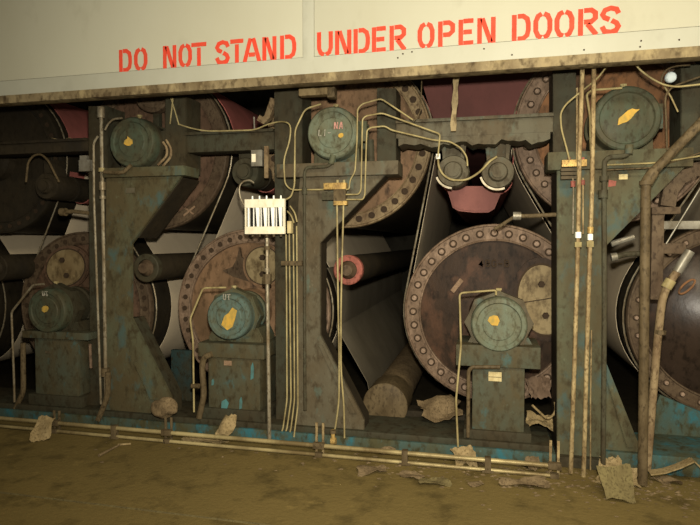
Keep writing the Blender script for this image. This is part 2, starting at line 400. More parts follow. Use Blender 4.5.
# ------------------------------------------------------------------ paper web, ropes, felts
def tangent(c0, c1, r, s0):
    """internal tangent from circle c0 to c1 (equal radii); s0=+1 leaves c0 turning clockwise"""
    a, b = Vector(c0), Vector(c1); d = b-a; L = d.length; u = d/L
    th = math.acos(2*r/L)
    def rot(v, q): return Vector((v.x*math.cos(q)-v.y*math.sin(q), v.x*math.sin(q)+v.y*math.cos(q)))
    n = rot(u, s0*th)
    return a+n*r, b-n*r
seq = [('l', LX[4]), ('u', UX[0]), ('l', LX[0]), ('u', UX[1]), ('l', LX[1]), ('u', UX[2]), ('l', LX[2]), ('u', UX[3]), ('l', LX[3]), ('u', (2.75, 2.56))]
def web_path(r):
    pts = []; tg = []
    for (ka, ca), (kb, cb) in zip(seq, seq[1:]):
        tg.append(tangent(ca, cb, r, 1 if ka == 'u' else -1))
    for i, (k, c) in enumerate(seq):
        c = Vector(c)
        a0 = (tg[i-1][1]-c) if i else None; a1 = (tg[i][0]-c) if i < len(tg) else None
        if a0 is None: a0 = Vector((0, r))
        if a1 is None: a1 = Vector((0, r))
        q0, q1 = math.atan2(a0.y, a0.x), math.atan2(a1.y, a1.x)
        if k == 'u':
            while q1 > q0: q1 -= 2*PI
        else:
            while q1 < q0: q1 += 2*PI
        n = max(2, int(abs(q1-q0)/.12))
        pts += [(c.x+r*math.cos(q0+(q1-q0)*j/n), c.y+r*math.sin(q0+(q1-q0)*j/n)) for j in range(n+1)]
    return pts
single('paper_web', MB().sheet(web_path(R+.008), HY+.36, far, .004), 'paper', 'wide tan paper web threaded over and under the drying cylinders', 'paper')
rp = web_path(R+.012)
single('threading_rope', MB().tube([(x, HY+.075, z) for x, z in rp], .008, 6, fillet=0), 'pipe_silver', 'thin pale threading rope running along the cylinder edges', 'rope')

def wrap(circ):          # open belt: list of (cx, cz, r, dir) dir +1 clockwise over the top, -1 under
    pts = []
    return pts
# felt rolls in the upper pockets
def pos(px, py, Y=4.62):
    v = P(px, py, Y); return v.x, v.z
rolls = [(pos(46, 186), 'dim felt roll bearing at the far left under the looped cable', 'black'),
         (pos(245, 172), 'dark scroll shaped felt roll bearing above the cream gauge box', 'green_dark'),
         (pos(453, 171), 'left of two twin felt roll bearings below the cross beam', 'green_grey'),
         (pos(498, 172), 'right of two twin felt roll bearings below the cross beam', 'green_grey')]
RR = .125
for (cx, cz), lb, m in rolls:
    t = thing('felt_roll', lb, 'felt roll', (cx, 4.62, cz), 'felt rolls in the upper pockets')
    part('roll', MB().lathe(cx, cz, [(4.93, .06), (4.93, RR), (far, RR), (far, 0)], 40), 'shell', t)
    part('bearing', MB().lathe(cx, cz, [(4.9, RR*1.0), (4.64, RR*1.02), (4.62, RR*.96), (4.62, RR*.62), (4.60, RR*.58), (4.585, RR*.52), (4.585, 0)], 36), m, t)
    part('shaft', MB().lathe(cx, cz, [(4.95, .05), (4.57, .05), (4.57, 0)], 20), m, t)
    if m == 'green_grey':
        mb = MB(); mb.ribbon([(cx+(RR+.012)*math.cos(q), cz+(RR+.012)*math.sin(q)) for q in [math.radians(a_) for a_ in (range(200, 268, 6) if 'left of' in lb else range(196, 296, 6))]], .015, 4.61, 4.68)
        part('rim_arc', mb, 'bright_rim', t, 'pale lower rim')  # pale arc along the lower edge of the bearing
        hx = cx; mb = MB()
        zt_ = P(478, 141, 4.62).z
        mb.prism([(hx-.10, zt_), (hx+.10, zt_), (hx+.085, cz+.09), (hx+.13, cz), (hx+.10, cz-.03), (hx-.10, cz-.03), (hx-.13, cz), (hx-.085, cz+.09)], 4.70, 4.82, .008)
        mb.box((hx-.085, 4.66, cz+.08), (hx-.06, 4.72, zt_)); mb.box((hx+.06, 4.66, cz+.08), (hx+.085, 4.72, zt_))
        part('hanger', mb, m, t)
    else:
        mb = MB(); zt_ = cz+.26
        mb.prism([(cx-.10, zt_), (cx+.04, zt_), (cx+.09, cz), (cx-.09, cz)], 4.70, 4.82, .008)
        part('hanger', mb, m, t)
# upper felts: over an upper cylinder, down under the rolls, up to the next
def arc(cx, cz, r, a0, a1, n=10):
    return [(cx+r*math.cos(math.radians(a0+(a1-a0)*k/n)), cz+r*math.sin(math.radians(a0+(a1-a0)*k/n))) for k in range(n+1)]
rf = R+.02
r2, r3, r1_ = rolls[2][0], rolls[3][0], rolls[1][0]
pts = arc(*UX[0], rf, 100, 20)+arc(*rolls[0][0], RR+.01, 200, 340)+arc(*UX[1], rf, 160, 15, 16)+arc(*r1_, RR+.01, 205, 335)+arc(*UX[2], rf, 165, 22, 16)+arc(*r2, RR+.01, 200, 270)+arc(*r3, RR+.01, 270, 340)+arc(*UX[3], rf, 160, 40, 12)
single('upper_felt', MB().sheet(pts, HY+.15, far, .008), 'felt', 'dull red felt belt looping over the upper cylinders and under the felt rolls', 'felt')
t = thing('air_duct', 'broad maroon air duct between the upper cylinders above the long cross beam', 'duct', (-.1, 5.2, 2.5))
part('duct_body', MB().prism([(-.36, 2.48), (.17, 2.48), (.36, 2.9), (.46, 3.3), (-.62, 3.3), (-.5, 2.9)], 5.22, far, .02), 'duct', t)
p0, p1, q0, q1 = P(446, 186, 4.98), P(504, 186, 4.98), P(455, 211, 4.98), P(492, 213, 4.98)
t = thing('air_duct', 'small pink air duct hanging under the twin felt rolls', 'duct', ((p0.x+p1.x)/2, 4.98, q0.z))
part('duct_body', MB().prism([(p0.x, p0.z), (q0.x-.02, q0.z+.03), (q0.x+.03, q0.z), ((q0.x+q1.x)/2, q0.z-.015), (q1.x-.03, q1.z+.005), (q1.x+.02, q1.z+.035), (p1.x, p1.z)], 4.98, 8.5, .015), 'duct_pink', t)
fl_ = arc(*LX[1], R+.03, 30, -12, 8)+[(-1.05, .34), (-1.0, .10)]
single('lower_felt', MB().sheet(fl_, HY+.2, far, .006), 'lower_felt', 'grey lower felt hanging from the second lower cylinder into the pit', 'felt')
# pocket rolls between lower cylinders
def pocket_roll(px, py, r, lb, face, rimm=None, Y=4.6):
    v = P(px, py, Y)
    t = thing('pocket_roll', lb, 'roll', (v.x, Y, v.z), 'pocket rolls between the lower cylinders')
    part('roll', MB().lathe(v.x, v.z, [(Y+.03, r*.6), (Y+.03, r*.97), (far, r*.97), (far, 0)], 40), 'black', t)
    part('end_flange', MB().lathe(v.x, v.z, [(Y+.06, r), (Y, r), (Y-.006, r*.93), (Y-.004, r*.62), (Y+.02, r*.6)], 40), face, t)
    part('hub', MB().lathe(v.x, v.z, [(Y+.03, r*.62), (Y+.0, r*.58), (Y-.03, r*.4), (Y-.05, r*.36), (Y-.05, 0)], 24), 'black' if rimm is None else rimm, t)
pocket_roll(-4, 268, .135, 'black pocket roll at the left edge of the photo', 'black')
pocket_roll(146, 268, .13, 'dark pocket roll between the first and second lower cylinders', 'green_dark', 'rim_dark')
pocket_roll(348, 270, .125, 'pocket roll with a red painted end flange beside the middle column', 'pink', 'rim_dark')
v = P(386, 404, 4.85)
t = thing('pit_roll', 'thick tan roll lying in the dark pit left of the large brown cylinder', 'roll', (v.x, 4.9, v.z))
part('roll', MB().lathe(v.x, v.z, [(4.86, .165), (4.86, .175), (7.2, .175), (7.2, 0)], 40), 'scrap_brown', t)
part('end_cap', MB().lathe(v.x, v.z, [(5.15, .195), (4.80, .195), (4.79, .18), (4.79, 0)], 40), 'pipe_brown', t)

# ------------------------------------------------------------------ frame columns
FY, BY = 4.40, 4.76
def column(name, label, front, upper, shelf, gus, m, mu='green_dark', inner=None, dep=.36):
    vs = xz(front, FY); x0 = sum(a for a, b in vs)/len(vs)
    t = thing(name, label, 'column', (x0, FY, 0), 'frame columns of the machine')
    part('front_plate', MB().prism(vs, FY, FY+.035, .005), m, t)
    part('post_shade_core', MB().prism(xz(inner or front, FY), FY+.036, FY+dep, .004), 'black', t)  # near-black solid behind the plate; column side shade is put into its colour
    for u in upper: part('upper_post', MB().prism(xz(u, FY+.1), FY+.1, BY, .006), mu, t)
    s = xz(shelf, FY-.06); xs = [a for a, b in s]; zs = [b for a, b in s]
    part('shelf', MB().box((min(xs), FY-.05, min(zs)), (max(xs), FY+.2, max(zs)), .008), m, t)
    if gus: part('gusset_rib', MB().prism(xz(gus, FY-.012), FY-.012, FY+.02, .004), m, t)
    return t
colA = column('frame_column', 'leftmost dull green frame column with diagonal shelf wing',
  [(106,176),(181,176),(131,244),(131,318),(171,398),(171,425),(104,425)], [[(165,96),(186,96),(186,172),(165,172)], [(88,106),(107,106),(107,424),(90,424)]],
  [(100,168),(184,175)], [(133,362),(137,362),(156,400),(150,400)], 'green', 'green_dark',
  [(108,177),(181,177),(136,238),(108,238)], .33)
part('gusset_shade_core', MB().prism(xz([(112,320),(131,319),(170,398),(170,424),(112,424)], FY), FY+.036, FY+.2, .004), 'green_dark', colA)  # darker green than the plate, so the gusset side's shade is in its colour
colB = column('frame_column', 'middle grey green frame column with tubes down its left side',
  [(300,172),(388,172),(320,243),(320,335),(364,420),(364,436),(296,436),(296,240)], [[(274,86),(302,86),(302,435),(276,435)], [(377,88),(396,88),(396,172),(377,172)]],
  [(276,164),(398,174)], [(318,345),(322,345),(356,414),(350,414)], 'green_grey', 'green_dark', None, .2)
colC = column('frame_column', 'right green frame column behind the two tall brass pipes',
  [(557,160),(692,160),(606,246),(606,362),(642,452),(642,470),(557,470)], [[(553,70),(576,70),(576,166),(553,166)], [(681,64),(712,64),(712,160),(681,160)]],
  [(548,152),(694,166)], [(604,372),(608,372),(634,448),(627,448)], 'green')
# stamped plates on the columns
for px, py, w, h, tt, m, Y in ((130.5,190.5,10,5,colA,'green_grey',FY),(623,177,8,5,colC,'tag',FY)):
    v = P(px, py, Y); a = W(px, Y, w)/2; b = W(px, Y, h)/2
    part('name_plate', MB().box((v.x-a, Y-.008, v.z-b), (v.x+a, Y+.002, v.z+b)), m, tt)
v = P(611, 184, FY); part('paint_patch', MB().prism([(v.x-.02,v.z-.02),(v.x+.03,v.z-.015),(v.x+.035,v.z+.02),(v.x-.015,v.z+.03)], FY-.003, FY+.002), 'pink', colC, 'faded pink paint patch')

def beam(name, lb, px0, px1, py0, py1, Y0, Y1, m, refpx, ledge=None):
    z1, z0 = P(refpx, py0, Y0).z, P(refpx, py1, Y0).z
    xa, xb = P(px0, 140, Y0).x, P(px1, 140, Y0).x
    t = thing(name, lb, 'beam', ((xa+xb)/2, Y0, z0), 'cross beams between the columns')
    part('web', MB().box((xa, Y0, z0), (xb, Y1, z1), .008), m, t)
    part('top_flange', MB().box((xa, Y0-.03, z1-.02), (xb, Y1+.03, z1+.005), .004), m, t)
    if ledge:
        zl = P(refpx, ledge, Y0).z; mb = MB(); poly = [(xa+.02, z0+.01)]; n = 26
        poly = [(xa+.02, z0)]
        for k in range(n+1):
            f = k/n; poly.append((xa+.02+(xb-xa-.04)*f, zl+.010*math.sin(f*47)+.014*math.sin(f*19)+.008*math.sin(f*83)))
        poly.append((xb-.02, z0))
        mb.prism(poly, Y0+.0, Y1+.05)
        part('ragged_ledge', mb, 'green_grey', t, 'crusted lower ledge')
beam('cross_beam', 'short cross beam with a yellow cable lying along its top', 186, 274, 131.5, 151, 4.52, 4.7, 'green_dark', 230)
beam('cross_beam', 'long green cross beam above the twin felt rolls', 396, 553, 117.5, 135, 4.5, 4.7, 'green_grey', 480, 143)
beam('cross_beam', 'dark cross beam at the far left edge of the photo', -60, 88, 141, 153, 4.52, 4.7, 'black', 40)
# base sill
z1 = P(490, 441, 4.34).z
t = thing('base_sill', 'long teal stained base sill along the foot of the machine', 'base', (-1.2, 4.5, 0))
part('sill', MB().box((-6, 4.34, 0), (P(556, 450, 4.34).x, 4.86, z1*.62), .01), 'teal', t)
part('sill_top', MB().box((-6, 4.36, z1*.62), (P(556, 450, 4.34).x-.02, 4.84, z1-.01), .01), 'green_dark', t)
part('sill', MB().box((P(606, 450, 4.34).x, 4.36, 0), (3.5, 4.86, z1*.9), .01), 'teal', t)
part('sill_top', MB().box((P(556, 450, 4.34).x+.01, 4.34, 0), (P(606, 450, 4.34).x-.01, 4.86, z1*.5), .01), 'green_dark', t)
v0, v1 = P(400, 430, 4.80), P(452, 400, 4.80)
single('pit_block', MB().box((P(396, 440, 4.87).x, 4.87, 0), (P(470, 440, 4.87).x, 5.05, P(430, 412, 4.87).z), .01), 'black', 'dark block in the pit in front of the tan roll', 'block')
single('teal_cover_plate', MB().box((P(176, 370, 4.97).x, 4.88, P(184, 424, 4.9).z), (P(196, 370, 4.97).x, 4.93, P(184, 350, 4.9).z), .006), 'teal_dark', 'dark teal plate left of the second bearing pedestal', 'plate')
t2 = thing('teal_cover', 'blue teal cover under the dark domed cylinder at lower right', 'cover', P(690, 440, 4.88))
part('cover_plate', MB().prism(xz([(660,395),(720,420),(720,450),(650,446),(650,420)], 4.86), 4.86, 4.90), 'teal', t2)

# ------------------------------------------------------------------ bearing housings and pedestals
def blob(cx, cz, pts, s, y0, y1): return MB().prism([(cx+a*s, cz+b*s) for a, b in pts], y0, y1)
Ycap = 4.36
def housing(px, py, r, lb, capm, bodym, mark, text=None, low=True, lobes=False):
    v = P(px, py, Ycap); cx, cz = v.x, v.z; y = Ycap
    t = thing('bearing_housing', lb, 'bearing housing', (cx, y, cz-r), 'round bearing housings')
    f = 1.14 if low else 1.04
    mb = MB()
    if lobes or low:
        mb.prism([(cx+r*1.16*(1.0 if k % 3 else 1.10)*math.cos(2*PI*k/24), cz+r*1.13*(1.0 if k % 3 else 1.08)*math.sin(2*PI*k/24)) for k in range(24)], y+.10, y+.20, .008)
    else: mb.lathe(cx, cz, [(y+.16, r*f), (y+.11, r*f), (y+.10, r*f*.97), (y+.10, r*.5)], 48)
    mb.lathe(cx, cz, [(y+.14, r*.92), (y+.36, r*.90), (y+.37, r*.98), (y+.41, r*.98), (y+.41, .08)], 48)
    part('body', mb, bodym, t)
    cap = part('end_cap', MB().lathe(cx, cz, [(y+.11, r*1.03), (y+.03, r*1.02), (y+.010, r*1.0), (y, r*.95), (y-.002, r*.82), (y+.010, r*.78), (y+.010, r*.60), (y+.004, r*.56), (y+.006, 0)], 64), capm, t)
    for dx, dz, s, pp in mark:
        part('paint_mark', blob(cx+dx*r, cz+dz*r, pp, s*r, y-.001, y+.008), 'yellow', cap, 'yellow paint mark')
    if text:
        for (tx, dx, dz, h, m, ln) in text:
            mb = MB(); x = cx+dx*r
            for ch in tx: glyph(mb, ch, x, x+h*.55, cz+dz*r, cz+dz*r+h, h*.14, y-.003 if not low else y-.004, y+.012, ln); x += h*.75
            part('chalk_letters', mb, m, cap)
    mb = MB()
    mb.cyl((cx+.0*r, y+.13, cz+r*.95), (cx, y+.13, cz+r*f+.03), .016, seg=10); mb.cyl((cx, y+.13, cz+r*f+.02), (cx, y+.13, cz+r*f+.035), .024, seg=6)
    part('oil_fitting', mb, 'tube_yellow', t)
    if low: # saddle
        mb = MB(); mb.prism([(cx-r*1.25, cz-r*1.28), (cx+r*1.35, cz-r*1.28), (cx+r*1.35, cz-r*1.0), (cx+r*1.1, cz-r*.55), (cx-r*1.0, cz-r*.55), (cx-r*1.25, cz-r*1.0)], y+.12, y+.40, .01)
        part('saddle', mb, bodym, t)
    else:
        mb = MB(); mb.prism([(cx-r*.95, cz-r*1.30), (cx+r*.95, cz-r*1.30), (cx+r*.9, cz-r*.4), (cx-r*.9, cz-r*.4)], y+.13, y+.38, .01)
        mb.cyl((cx, y+.03, cz-r*.95), (cx, y+.03, cz-r*1.14), .025, seg=12)
        part('foot', mb, bodym, t)
        mb = MB(); mb.box((cx+r*.9, y+.15, cz-r*.25), (cx+r*1.22, y+.20, cz+r*.55), .01); mb.box((cx+r*.8, y+.24, cz-r*.2), (cx+r*1.2, y+.28, cz+r*.5), .01)
        part('side_lug', mb, bodym, t)
    return cx, cz
bl = [(-.5,-.3),(-.15,-.5),(.25,-.38),(.5,-.05),(.42,.3),(.1,.42),(-.25,.35),(-.52,.1)]
sm = [(-.55,-.55),(-.25,-.42),(.0,-.35),(.25,-.15),(.5,.2),(.75,.42),(.5,.42),(.3,.5),(.05,.38),(-.25,.12),(-.5,-.1)]
sp = [(-.7,-.2),(-.3,-.45),(.2,-.5),(.6,-.2),(.55,.3),(.2,.55),(-.1,.8),(-.2,.45),(-.55,.25)]
hU1 = housing(131, 142, .215, 'leftmost upper round housing with a yellow dot beside a grey vertical pipe', 'cap_dark', 'green_dark', [(-.12,.0,.30,sp)], low=False)
hU2 = housing(332, 132.5, .205, 'upper round housing in the middle with chalk letters and small yellow dot', 'cap', 'green', [(.36,-.12,.20,bl)], [('L1-', -.55, -.12, .05, 'chalk', .15), ('NA', .08, .12, .055, 'pink_chalk', .1)], low=False)
hU3 = housing(627, 118, .225, 'upper right round housing with a slanted yellow smear below the door', 'cap_dark', 'green', [(.0,.05,.48,sm)], low=False)
hL1 = housing(46, 311, .20, 'dim round housing at lower left with a yellow dot', 'cap_dark', 'green_dark', [(-.05,.1,.34,bl)], [('UT', -.18, .68, .045, 'chalk', 0)])
hL2 = housing(228, 317, .193, 'teal round housing with a big yellow orange smear under the gauge box', 'cap_teal', 'green', [(.02,-.05,.62,[(-.55,-.5),(-.1,-.85),(.3,-.6),(.5,.0),(.65,.55),(.3,.75),(.0,.35),(-.3,.15)])], [('UT', -.22, .74, .05, 'chalk', 0)])
hL3 = housing(499, 325, .203, 'pale green round housing in front of the large brown cylinder', 'cap', 'green_grey', [(-.2,.12,.30,[(-.7,.1),(-.2,-.45),(.5,-.5),(.75,.1),(.5,.7),(.0,.8),(-.5,.55)])], None, True, True)
def pedestal(lb, x0, x1, y0, y1, tx0, tx1, ty0, m, tagpx=None, base=None):
    Y = 4.40
    xa, xb = P(x0, 380, Y).x, P(x1, 380, Y).x; za, zb_ = P((x0+x1)/2, y1, Y).z, P((x0+x1)/2, y0, Y).z
    t = thing('bearing_pedestal', lb, 'pedestal', ((xa+xb)/2, Y, za), 'bearing pedestals of the lower row')
    part('pedestal_box', MB().box((xa, Y, za), (xb, Y+.38, zb_), .025), m, t)
    ta, tb = P(tx0, 340, Y-.03).x, P(tx1, 340, Y-.03).x; zt_ = P((x0+x1)/2, ty0, Y-.03).z
    part('top_plate', MB().box((ta, Y-.03, zb_-.005), (tb, Y+.42, zt_), .01), m, t)
    z0 = P(490, 441, 4.34).z-.01
    part('foot_plate', MB().box((xa-.06, Y-.02, z0+.002), (xb+.05, Y+.42, za+.01), .008), 'green_dark', t)
    if tagpx:
        v = P(*tagpx[:2], Y); part('label_tag', MB().box((v.x-tagpx[2], Y-.006, v.z-tagpx[3]), (v.x+tagpx[2], Y+.002, v.z+tagpx[3])), tagpx[4], t)
    return t
pedestal('dark pedestal with a teal stain under the dim lower left housing', 35, 78, 338, 396, 22, 88, 332, 'teal_ped', (48, 352, .025, .012, 'green_grey'))
p2 = pedestal('pedestal with bright teal chips under the yellow smeared housing', 208, 260, 357, 410, 198, 264, 344, 'teal_ped', (228, 363, .035, .02, 'tape'))
p3 = pedestal('olive pedestal with a small pale tag in front of the large brown cylinder', 472, 525, 366, 432, 456, 541, 346, 'teal_ped', (495, 376.5, .048, .035, 'tag'))
for px, py, w, h in ((252.5, 371, .016, .075), (225, 404, .035, .045), (241, 403, .014, .055), (213, 382, .012, .03)):
    v = P(px, py, 4.40); part('paint_chip', MB().prism([(v.x-w, v.z-h), (v.x+w*.6, v.z-h*.8), (v.x+w, v.z+h*.2), (v.x+w*.3, v.z+h), (v.x-w*.8, v.z+h*.5)], 4.395, 4.405), 'chip', p2, 'bright teal paint chip')
mb = MB(); v = P(495, 376.5, 4.40); mb.box((v.x-.046, 4.392, v.z-.005), (v.x+.046, 4.395, v.z-.001)); part('tag_line', mb, 'pipe_brown', p3)

# ------------------------------------------------------------------ pipes and tubes
def pipe(name, lb, cat, pp, Y, rpx, m, fillet=.05, extras=(), group=None, seg=10):
    """extras: (part name, (px,py)->(px,py), radius px, material, label)"""
    pts = path(pp, Y); r = W(pp[len(pp)//2][0], Y, rpx*(.78 if rpx < 1.7 else .95))
    if not extras: return single(name, MB().tube(pts, r, seg, fillet=fillet), m, lb, cat, group)
    lo = min(pts, key=lambda q: q.z)
    t = thing(name, lb, cat, lo, group)
    part('run', MB().tube(pts, r, seg, fillet=fillet), m, t)
    for nm, a, b, rr, mm in extras:
        part(nm, MB().tube(path([a, b], Y), W(a[0], Y, rr), 12 if 'nut' not in nm else 6, fillet=0), mm, t)
    return t
G1 = 'service pipes on the columns'
pipe('service_pipe', 'grey vertical pipe with a top fitting left of the leftmost upper housing', 'pipe', [(101,108),(102,170),(104,270),(106,400)], 4.36, 1.9, 'pipe_silver', 0,
     [('top_fitting', (101,107), (101,118), 3.6, 'pipe_silver'), ('union', (102,168), (102,172), 3.4, 'tube_yellow'), ('union', (102.2,182), (102.4,190), 3.2, 'pipe_silver'), ('union', (102.6,196), (102.7,199), 3.2, 'pipe_silver'), ('clamp', (105.3,368), (105.5,376), 4.2, 'pipe_brown')], G1)
pipe('service_pipe', 'bright thin vertical pipe with a bent top at the leftmost column', 'pipe', [(98,136),(93.5,143),(94,200),(97.5,300),(101,404)], 4.33, 1.5, 'pipe_silver', .05, (), G1)
pipe('service_pipe', 'bent brown pipe foot at the base of the leftmost column', 'pipe', [(108,372),(108,396),(98,420)], 4.32, 3, 'pipe_brown', .08, (), G1)
pipe('oil_tube', 'curved tube entering the top of the leftmost upper housing', 'tube', [(105,130),(108,124),(113,119),(122,118)], 4.33, 1.3, 'pipe_silver', .05)
pipe('oil_tube', 'outer of two curved tan tubes right of the leftmost upper housing', 'tube', [(166,140),(171,148),(171,157),(163,166)], 4.42, 1.6, 'rim_tan', .06)
pipe('oil_tube', 'inner of two curved tan tubes right of the leftmost upper housing', 'tube', [(163,142),(167,148),(167,156),(158,165)], 4.40, 1.6, 'rim_tan', .06)
pipe('oil_tube', 'pale elbow tube below the leftmost upper housing', 'tube', [(104,172),(118,173),(124,172),(131,165)], 4.31, 2.0, 'pipe_brown', .03)
pipe('cable', 'grey cable arched over the dim bearing at far left', 'cable', [(26,182),(28,162),(34,155),(41,154),(48,160),(54,172),(59,182)], 4.48, 1.4, 'pipe_brown', .08)
pipe('handle_rod', 'dark handle rod beside the leftmost column', 'rod', [(62,212),(74,211.5),(88,213)], 4.36, 2.2, 'pipe_brown', .02, [('knob', (61,212), (66,212), 4, 'pipe_brown')])
pipe('oil_tube', 'bent tube reaching the top of the dim lower left housing', 'tube', [(14.5,402),(14,380),(11.5,312),(33,285),(44,284)], 4.33, 1.4, 'pipe_silver', .03)
pipe('drain_pipe', 'brown drain pipe left of the dark pedestal', 'pipe', [(23,343),(23.5,392),(12,415)], 4.38, 2.6, 'pipe_brown', .06)
single('rusty_bar', MB().tube(path([(90,344),(91,368)], 4.38), .013, 8), 'rim', 'short rusty bar right of the dark pedestal', 'bar')
pipe('oil_tube', 'bent yellowed tube reaching the yellow smeared teal housing', 'tube', [(194,412),(193,340),(190,319),(203,288),(226,287.5)], 4.30, 1.2, 'tube_yellow', .03, [('clamp', (192,386), (199,386), 2.5, 'pipe_brown')])
pipe('drain_pipe', 'crusted brown drain pipe left of the teal chipped pedestal', 'pipe', [(212,354),(204,357),(202,366),(204,395),(199,418)], 4.36, 3.2, 'pipe_brown', .05)
pipe('oil_tube', 'yellowed right angle tube rising to the pale green housing', 'tube', [(458,447),(456,400),(461,345),(459.5,293),(492,290.5),(496,290.5),(496,295)], 4.30, 1.3, 'tube_yellow', .03)
pipe('drain_pipe', 'brown elbow pipe on the olive pedestal', 'pipe', [(500,367),(472,367),(468.5,371),(468,437)], 4.35, 2.0, 'pipe_brown', .04)
# gauge box
GY = 4.26
va, vb = P(244.5, 200.5, GY), P(284.5, 233, GY)
vb2 = P(264, 234, GY).z; va2 = P(264, 199, GY).z
g = thing('gauge_box', 'cream gauge box with five white sight tubes', 'gauge box', ((va.x+vb.x)/2, GY, vb2))
gx0, gx1 = va.x, vb.x; zt1, zb1 = P(264, 207.5, GY).z, P(264, 226.5, GY).z
part('back_plate', MB().box((gx0+.005, GY+.03, vb2), (gx1, GY+.10, va2)), 'slot', g)
part('top_band', MB().box((gx0, GY, zt1), (gx1, GY+.10, va2), .004), 'cream', g)
part('bottom_band', MB().box((gx0, GY, vb2), (gx1, GY+.10, zb1), .004), 'cream', g)
part('side_strip', MB().box((gx1-.012, GY+.004, zb1), (gx1, GY+.10, zt1)), 'cream', g); part('side_strip', MB().box((gx0, GY+.004, zb1), (gx0+.01, GY+.10, zt1)), 'cream', g)
for k in range(5):
    x = gx0+(gx1-gx0)*(.07+.19*k)
    part('sight_tube', MB().prism([(x-.002+.016, zb1), (x+.030, zb1), (x+.034, zt1), (x+.004, zt1)], GY+.005, GY+.03, .002) if k else MB().prism([(x+.0, zb1), (x+.012, zb1), (x+.012, zt1), (x+.0, zt1)], GY+.005, GY+.03, .002), 'white', g)
    part('divider', MB().box((x+.045, GY+.012, zb1), (x+.050, GY+.03, zt1)), 'white', g)
    xc = gx0+(gx1-gx0)*(.14+.18*k)
    part('top_nipple', MB().cyl((xc, GY+.05, va2-.005), (xc, GY+.05, va2+.03), .008, .006, 10), 'white', g)
    part('bottom_nipple', MB().cyl((xc, GY+.05, vb2+.005), (xc, GY+.05, vb2-.022), .012, .010, 10), 'pipe_brown', g)
pipe('gauge_stand_pipe', 'straight pipe standing from the floor up to the cream gauge box', 'pipe', [(267,238),(267.5,300),(269.5,442)], GY+.05, 2.0, 'pipe_silver', 0,
     [('union', (267,246), (267,250), 3.2, 'pipe_brown'), ('union_nut', (267.2,274), (267.3,284), 4.6, 'pipe_brown'), ('union', (267,268), (267,272), 3.2, 'pipe_silver')])
single('cable', MB().tube(path([(246,208),(240,198),(239,187),(243,181),(250,180),(254,183)], 4.3), .007, 8, fillet=.05), 'pipe_silver', 'grey cable curling over the top left corner of the gauge box', 'cable')
single('terminal_block', MB().box(P(287, 221, 4.3), P(293.5, 233.5, 4.36), .005), 'tag', 'small pale block right of the gauge box', 'block')
for k, (x0, x1, x2, yb) in enumerate(((286,287,282,431),(289.3,291,286,431),(293.3,294.5,290,432),(296.6,298,294,437))):
    pipe('oil_line', ['first', 'second', 'third', 'fourth'][k]+' from left of four thin lines down the middle column', 'tube',
         [(x0,234 if k < 3 else 226),(x0+.6,300),(x1,400 if k < 3 else 405),(x2+1,428),(x2,yb)], 4.34, 1.0, 'tube_yellow', .04, (), 'four thin oil lines on the middle column')
single('line_clamp', MB().box(P(281, 261, 4.32), P(304, 265.5, 4.37), .004), 'pipe_brown', 'flat clamp bar across the four thin oil lines', 'clamp')
for k, pp in enumerate(([(287,211),(291,215),(294,223)], [(290,206),(295,213),(297,222)])):
    pipe('oil_tube', ['lower', 'upper'][k]+' short curved tube above the small pale block', 'tube', pp, 4.33, 1.0, 'tube_yellow', .03)
pipe('oil_line', 'dark conduit from the chalk marked housing down the middle column', 'pipe', [(333,156),(332,163),(327,166.5),(307,167.5),(304.5,172),(304.5,300),(305,410)], 4.31, 1.7, 'pipe_dark', .03,
     [('elbow', (333.3,155), (331,164), 3.0, 'green'), ('tee', (304.5,188), (304.5,194), 2.6, 'pipe_dark')])
pipe('oil_tube', 'tube looping from the chalk marked housing down to the gauge box', 'tube', [(321,104),(305,109),(295,130),(294.5,186),(291,197),(284.5,200)], 4.30, 1.1, 'tube_yellow', .04)
pipe('oil_tube', 'yellow cable along the short beam turning down to the brass manifold', 'cable', [(178,124,4.48),(190,128,4.48),(205,131,4.48),(222,131,4.48),(255,130,4.46),(268,124,4.44),(282,121,4.4),(291,124),(290,140),(283.5,160),(285,184),(291,190),(324,189.5)], 4.34, 1.0, 'tube_yellow', .06)
# brass manifold
BYm = 4.26
mf = thing('manifold', 'brass manifold block on the middle column with two tubes below', 'manifold', P(340, 204, BYm))
def bx(a, b, Y, t, bev=.003): 
    p, q = P(*a, Y), P(*b, Y); return MB().box((p.x, Y, p.z), (q.x, Y+t, q.z), bev)
part('top_block', bx((323.5,183), (346,189), BYm, .06), 'brass', mf); part('body', bx((333.5,189), (345.5,201), BYm+.01, .05), 'pipe_brown', mf)
part('bottom_block', bx((333.5,201), (346.5,205), BYm, .06), 'brass', mf); part('bracket', bx((322,192), (334,200), BYm+.03, .06), 'pipe_dark', mf)
for px in (337.5, 344): part('screw', MB().cyl(P(px,183.5,BYm+.03), P(px,180,BYm+.03), .010, seg=8), 'tube_yellow', mf)
pipe('oil_tube', 'left of two tubes dropping from the brass manifold to the floor rail', 'tube', [(337,205),(338,300),(339.3,360),(339,402),(335.5,427),(334,432)], BYm+.03, 1.15, 'tube_yellow', .2)
pipe('oil_tube', 'right of two tubes dropping from the brass manifold to the floor rail', 'tube', [(343.5,205),(341,300),(340.8,370),(344,406),(344.5,438)], BYm+.02, 1.15, 'tube_yellow', .2)
pipe('oil_tube', 'outermost of three parallel tubes looping right of the brass manifold', 'tube', [(346,199.5),(363,199.5),(364.8,195),(366.4,140),(367,130),(371,127.5),(385,126),(391,130),(433,140),(450,141.5),(461,148),(467,157),(467.5,166)], 4.30, 1.0, 'tube_yellow', .03)
pipe('oil_tube', 'middle of three parallel tubes rising right of the brass manifold', 'tube', [(346,194.5),(358.5,194.5),(361,190),(362,140),(362.5,119),(366,116),(382,113),(440,134),(439.5,140),(438,156)], 4.28, 1.0, 'tube_yellow', .03)
